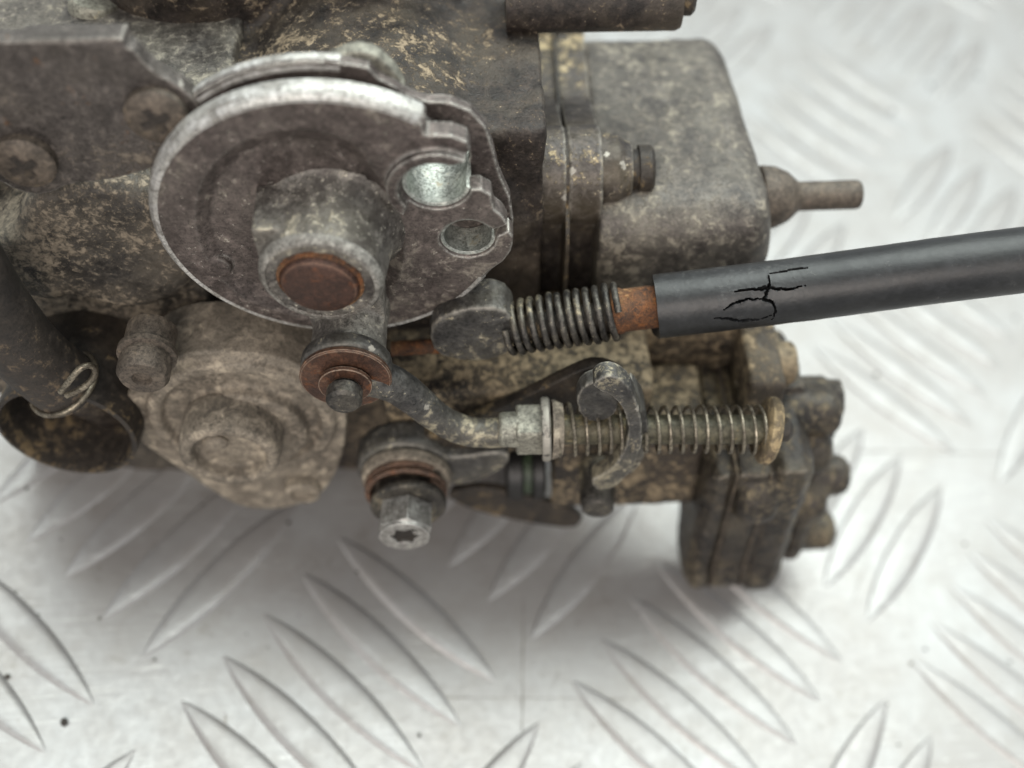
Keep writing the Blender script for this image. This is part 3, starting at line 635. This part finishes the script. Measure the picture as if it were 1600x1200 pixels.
# pale casting behind the bracket
vt = hit(150, 75, 1, 0)
m = MB().lathe([(4.6, -14), (4.4, 0), (4.6, 1), (4.6, 9), (4.0, 10)], (vt.x, 0, vt.z), (.25, 1, -.1), 28); obj('vent_tube', m, 'squared', carb)
m = MB().lathe([(13, -10), (13, 0), (11, 2)], (Q(150, 20, -40).x, -6, -40), (0, 1, 0), 32); m.box(Q(-60, 40, -40).x, Q(372, 40, -40).x, -20, 8.5, -62, -19)
obj('upper_casting', m, 'bowl', carb, remesh=.8, sm=5, disp=.8, dscale=6)

# ---- cable adjuster: block, threaded rod, spring, rusty ferrule
HA = Q(1025, 479, 0); HB = Q(1640, 407, 0); hd = (HB - HA).normalized()
def hx(xp): return HA + (HB - HA) * ((xp - 1025) / 615.0)
m = MB().prism(smooth(QL([(668, 520), (690, 492), (760, 478), (800, 490), (806, 530), (790, 560), (730, 566), (680, 556)], 2), 1), -5, 2); adj = obj('cable_block', m, 'blacklever', carb, remesh=.45, sm=4, disp=.4, dscale=4)
m = MB().tube([Q(612, 545, -2), Q(690, 540, -2)], 1.4, 14); obj('inner_screw', m, 'rust', adj)
m = MB().lathe([(2.7, 0), (2.7, (hx(960) - hx(780)).length)], hx(780) + Vector((0, -1.2, 0)), hd, 20); obj('threaded_rod', m, 'dark', adj)
m = MB().helix(hx(783) + Vector((0, -1.2, 0)), hx(966), 4.3, 4.55, 12, .60, 10, 32, .3); obj('adjuster_spring', m, 'darkspring', adj)
m = MB().lathe([(3.4, 0), (4.0, .3), (4.0, 1.8), (3.7, 2.2), (3.7, 14)], hx(952), hd, 32); obj('ferrule', m, 'rust', adj)

# ================================================================== cracked rubber hose
hose = MB(); r_h = 50 * S(1025, 479, 0)
u_ = (Vector((0, 1, 0)) - hd * hd.y).normalized(); w_ = hd.cross(u_)
cracks_px = [[(280, 912), (340, 905), (400, 900), (460, 905), (522, 894)], [(401, 852), (405, 885), (400, 905), (385, 935), (415, 945), (424, 972), (412, 1000)],
             [(385, 935), (330, 935), (290, 950), (262, 968)], [(228, 993), (270, 995), (310, 1002), (370, 998), (412, 986)],
             [(405, 855), (450, 848), (536, 835)]]
cam_c = -OC; cam_l = Vector((cam_c.dot(XC), cam_c.dot(YC), cam_c.dot(ZC)))
def on_hose(px_, py_):
    rr = ray(px_, py_); d = Vector((rr.dot(XC), rr.dot(YC), rr.dot(ZC))); o = cam_l - HA
    d2 = d - hd * d.dot(hd); o2 = o - hd * o.dot(hd); A = d2.dot(d2); B = d2.dot(o2); C_ = o2.dot(o2) - r_h * r_h
    D_ = max(0, B * B - A * C_); t = (-B - sqrt(D_)) / A; p = o + d * t
    return p.dot(hd), atan2(p.dot(w_), p.dot(u_)) * r_h
cr = []
for k, c in enumerate(cracks_px):
    q = [on_hose(1000 + a / 2, b_ / 2) for a, b_ in c]
    nq = len(q) - 1
    for i in range(nq): cr.append((q[i], q[i + 1], .29 if k in (0, 1, 3) else .21, False, i / nq, (i + 1) / nq))
def crack_depth(s_, c_):
    d_ = 0
    jx = .18 * noise.noise(Vector((s_ * 1.3, c_ * 1.3, 0))); jy = .18 * noise.noise(Vector((s_ * 1.3, c_ * 1.3, 9)))
    for (ax_, ay), (bx, by), wd, faint, w0, w1 in cr:
        px_, py_ = s_ + jx, c_ + jy; vx, vy = bx - ax_, by - ay; L2_ = vx * vx + vy * vy
        t = max(0, min(1, ((px_ - ax_) * vx + (py_ - ay) * vy) / L2_)); dist = sqrt((px_ - ax_ - t * vx) ** 2 + (py_ - ay - t * vy) ** 2)
        wu = w0 + (w1 - w0) * t; wd = wd * (.12 + .88 * sin(pi * wu) ** 1.1) * (.7 + .6 * abs(noise.noise(Vector((s_ * .9, c_ * .9, 4)))))
        if dist < wd: d_ = max(d_, 1.9 * (1 - (dist / wd) ** 3))
        elif dist < wd * 3: d_ = max(d_, -.0) - (.05 * (1 - (dist - wd) / (wd * 2)) if d_ <= 0 else 0)
    return d_
Lh = (HB - HA).length; NC = 220
ss = [i * .16 for i in range(int(26 / .16))]; ss += [26 + i * .8 for i in range(int((Lh - 26) / .8) + 1)]
vs = []; fs = []
for i, s_ in enumerate(ss):
    for k in range(NC):
        t = 2 * pi * k / NC; c_ = (t if t <= pi else t - 2 * pi) * r_h
        lowf = max(0, -cos(t - .35))
        s2 = s_
        if s_ < 4: s2 = s_ + (4 - s_) / 4 * (.25 * noise.noise(Vector((cos(t) * 2, sin(t) * 2, 5))) - 1.3 * lowf ** 3)
        rr = r_h - (crack_depth(s_, c_) if s_ < 27 and -.3 * r_h < c_ < pi * r_h * .75 else 0) + .06 * noise.noise(Vector((s_ * .25, cos(t) * 1.5, sin(t) * 1.5))) + .015 * noise.noise(Vector((s_ * 2, cos(t) * 9, sin(t) * 9)))
        if s_ < 9: rr += .75 * lowf ** 3 * (1 - s_ / 9) * (1 + .8 * noise.noise(Vector((s_ * .7, t * 2, 2))))
        vs.append(HA + hd * s2 + (u_ * cos(t) + w_ * sin(t)) * rr + u_ * (1.1 * (s_ / Lh) ** 2 - .25 * sin(s_ / Lh * 7) * (s_ / Lh)))
for i in range(len(ss) - 1):
    for k in range(NC): j = (k + 1) % NC; fs.append((i * NC + k, i * NC + j, (i + 1) * NC + j, (i + 1) * NC + k))
o0 = len(vs)
for (s2, rr) in ((.0, r_h - 1.3), (9, r_h - 1.35), (9.1, .1)):
    for k in range(NC):
        t = 2 * pi * k / NC; vs.append(HA + hd * s2 + (u_ * cos(t) + w_ * sin(t)) * rr)
for k in range(NC):
    j = (k + 1) % NC; fs += [(j, k, o0 + k, o0 + j), (o0 + j, o0 + k, o0 + NC + k, o0 + NC + j), (o0 + NC + j, o0 + NC + k, o0 + 2 * NC + k, o0 + 2 * NC + j)]
hose.add(vs, fs)
def world_obj(o): # a top-level thing built in the carburetor's frame
    c = CEN[o.name]; o.matrix_world = carb.matrix_world @ Matrix.Translation(c * MM)
ho = obj('rubber_hose', hose, 'hose', sharp=60); world_obj(ho)
ho['label'] = 'straight black rubber hose with cracked end running off to the right'; ho['category'] = 'hose'

# ================================================================== weathered hose at the left with wire clip
hp = smooth([tuple(Q(*p)) for p in ((-190, 220, 4), (-125, 300, 5), (-66, 395, 6), (-12, 485, 6), (46, 556, 5), (108, 606, 4))], 3, False)
rl = 56 * S(60, 550, 5)
m = MB().tube(hp, rl, 36); lh = obj('rubber_hose', m, 'oldhose', sharp=60); world_obj(lh)
lh['label'] = 'curved brown-black weathered hose with a wire clip at the left edge'; lh['category'] = 'hose'
e_ = Vector(hp[-1]); dd = (Vector(hp[-1]) - Vector(hp[-5])).normalized(); uu = dd.orthogonal().normalized(); vv = dd.cross(uu)
ringc = e_ - dd * 1.6
m = MB().tube([ringc + (uu * cos(2 * pi * i / 40) + vv * sin(2 * pi * i / 40)) * (rl + .4) for i in range(41)], .5, 10)
lo_ = [tuple(Q(*p)) for p in ((95, 612, 11), (112, 590, 12), (128, 572, 11), (146, 570, 10), (150, 585, 10), (136, 602, 11), (118, 612, 11), (104, 618, 11))]
m.tube(smooth(lo_, 3, False), .55, 10)
obj('wire_clip', m, 'spring', lh)

def on_plate(px_, py_):
    r = ray(px_, py_); return to_world(r * (PH / r.dot(NP)))
M['scratch'] = grime('scratch_dirt', (118, 113, 107), (140, 135, 128), metallic=.3, rough=(.5, .7))
for (pa, pb, wd) in (((1335, 704), (1640, 711), .35), ((818, 930), (816, 1172), .3), ((352, 1112), (355, 1230), .25), ((640, 1090), (1010, 1092), .18), ((1330, 945), (1360, 860), .2)):
    A_ = on_plate(*pa); B_ = on_plate(*pb); n_ = 14; d_ = (B_ - A_).normalized(); e = Vector((-d_.y, d_.x, 0)); vs = []; fs = []
    for i in range(n_ + 1):
        p = A_.lerp(B_, i / n_) + e * random.uniform(-.12, .12); q = wd / 2 * random.uniform(.5, 1.2) * (.3 if i in (0, n_) else 1)
        vs += [p + e * q + Vector((0, 0, .03)), p - e * q + Vector((0, 0, .03)), p - e * q - Vector((0, 0, .2)), p + e * q - Vector((0, 0, .2))]
    for i in range(n_):
        for k in range(4): fs.append((i * 4 + k, i * 4 + (k + 1) % 4, i * 4 + 4 + (k + 1) % 4, i * 4 + 4 + k))
    obj('scratch', MB().add(vs, fs), 'scratch', plate)
# ================================================================== grit and scratches on the plate
g = MB()
random.seed(3)
for i in range(320):
    x, y = random.uniform(-80, 260), random.uniform(30, 330); r = random.choice((.2, .25, .3, .35, .7)) * random.uniform(.6, 1.3)
    g.ball((x, y, r * .4), (r, r * random.uniform(.7, 1.2), r * .7), 6)
M['grit'] = M['dark']
go = obj('grit', g, 'grit'); go['kind'] = 'stuff'; go['label'] = 'tiny dark grit specks scattered over the tread plate'; go['category'] = 'grit'
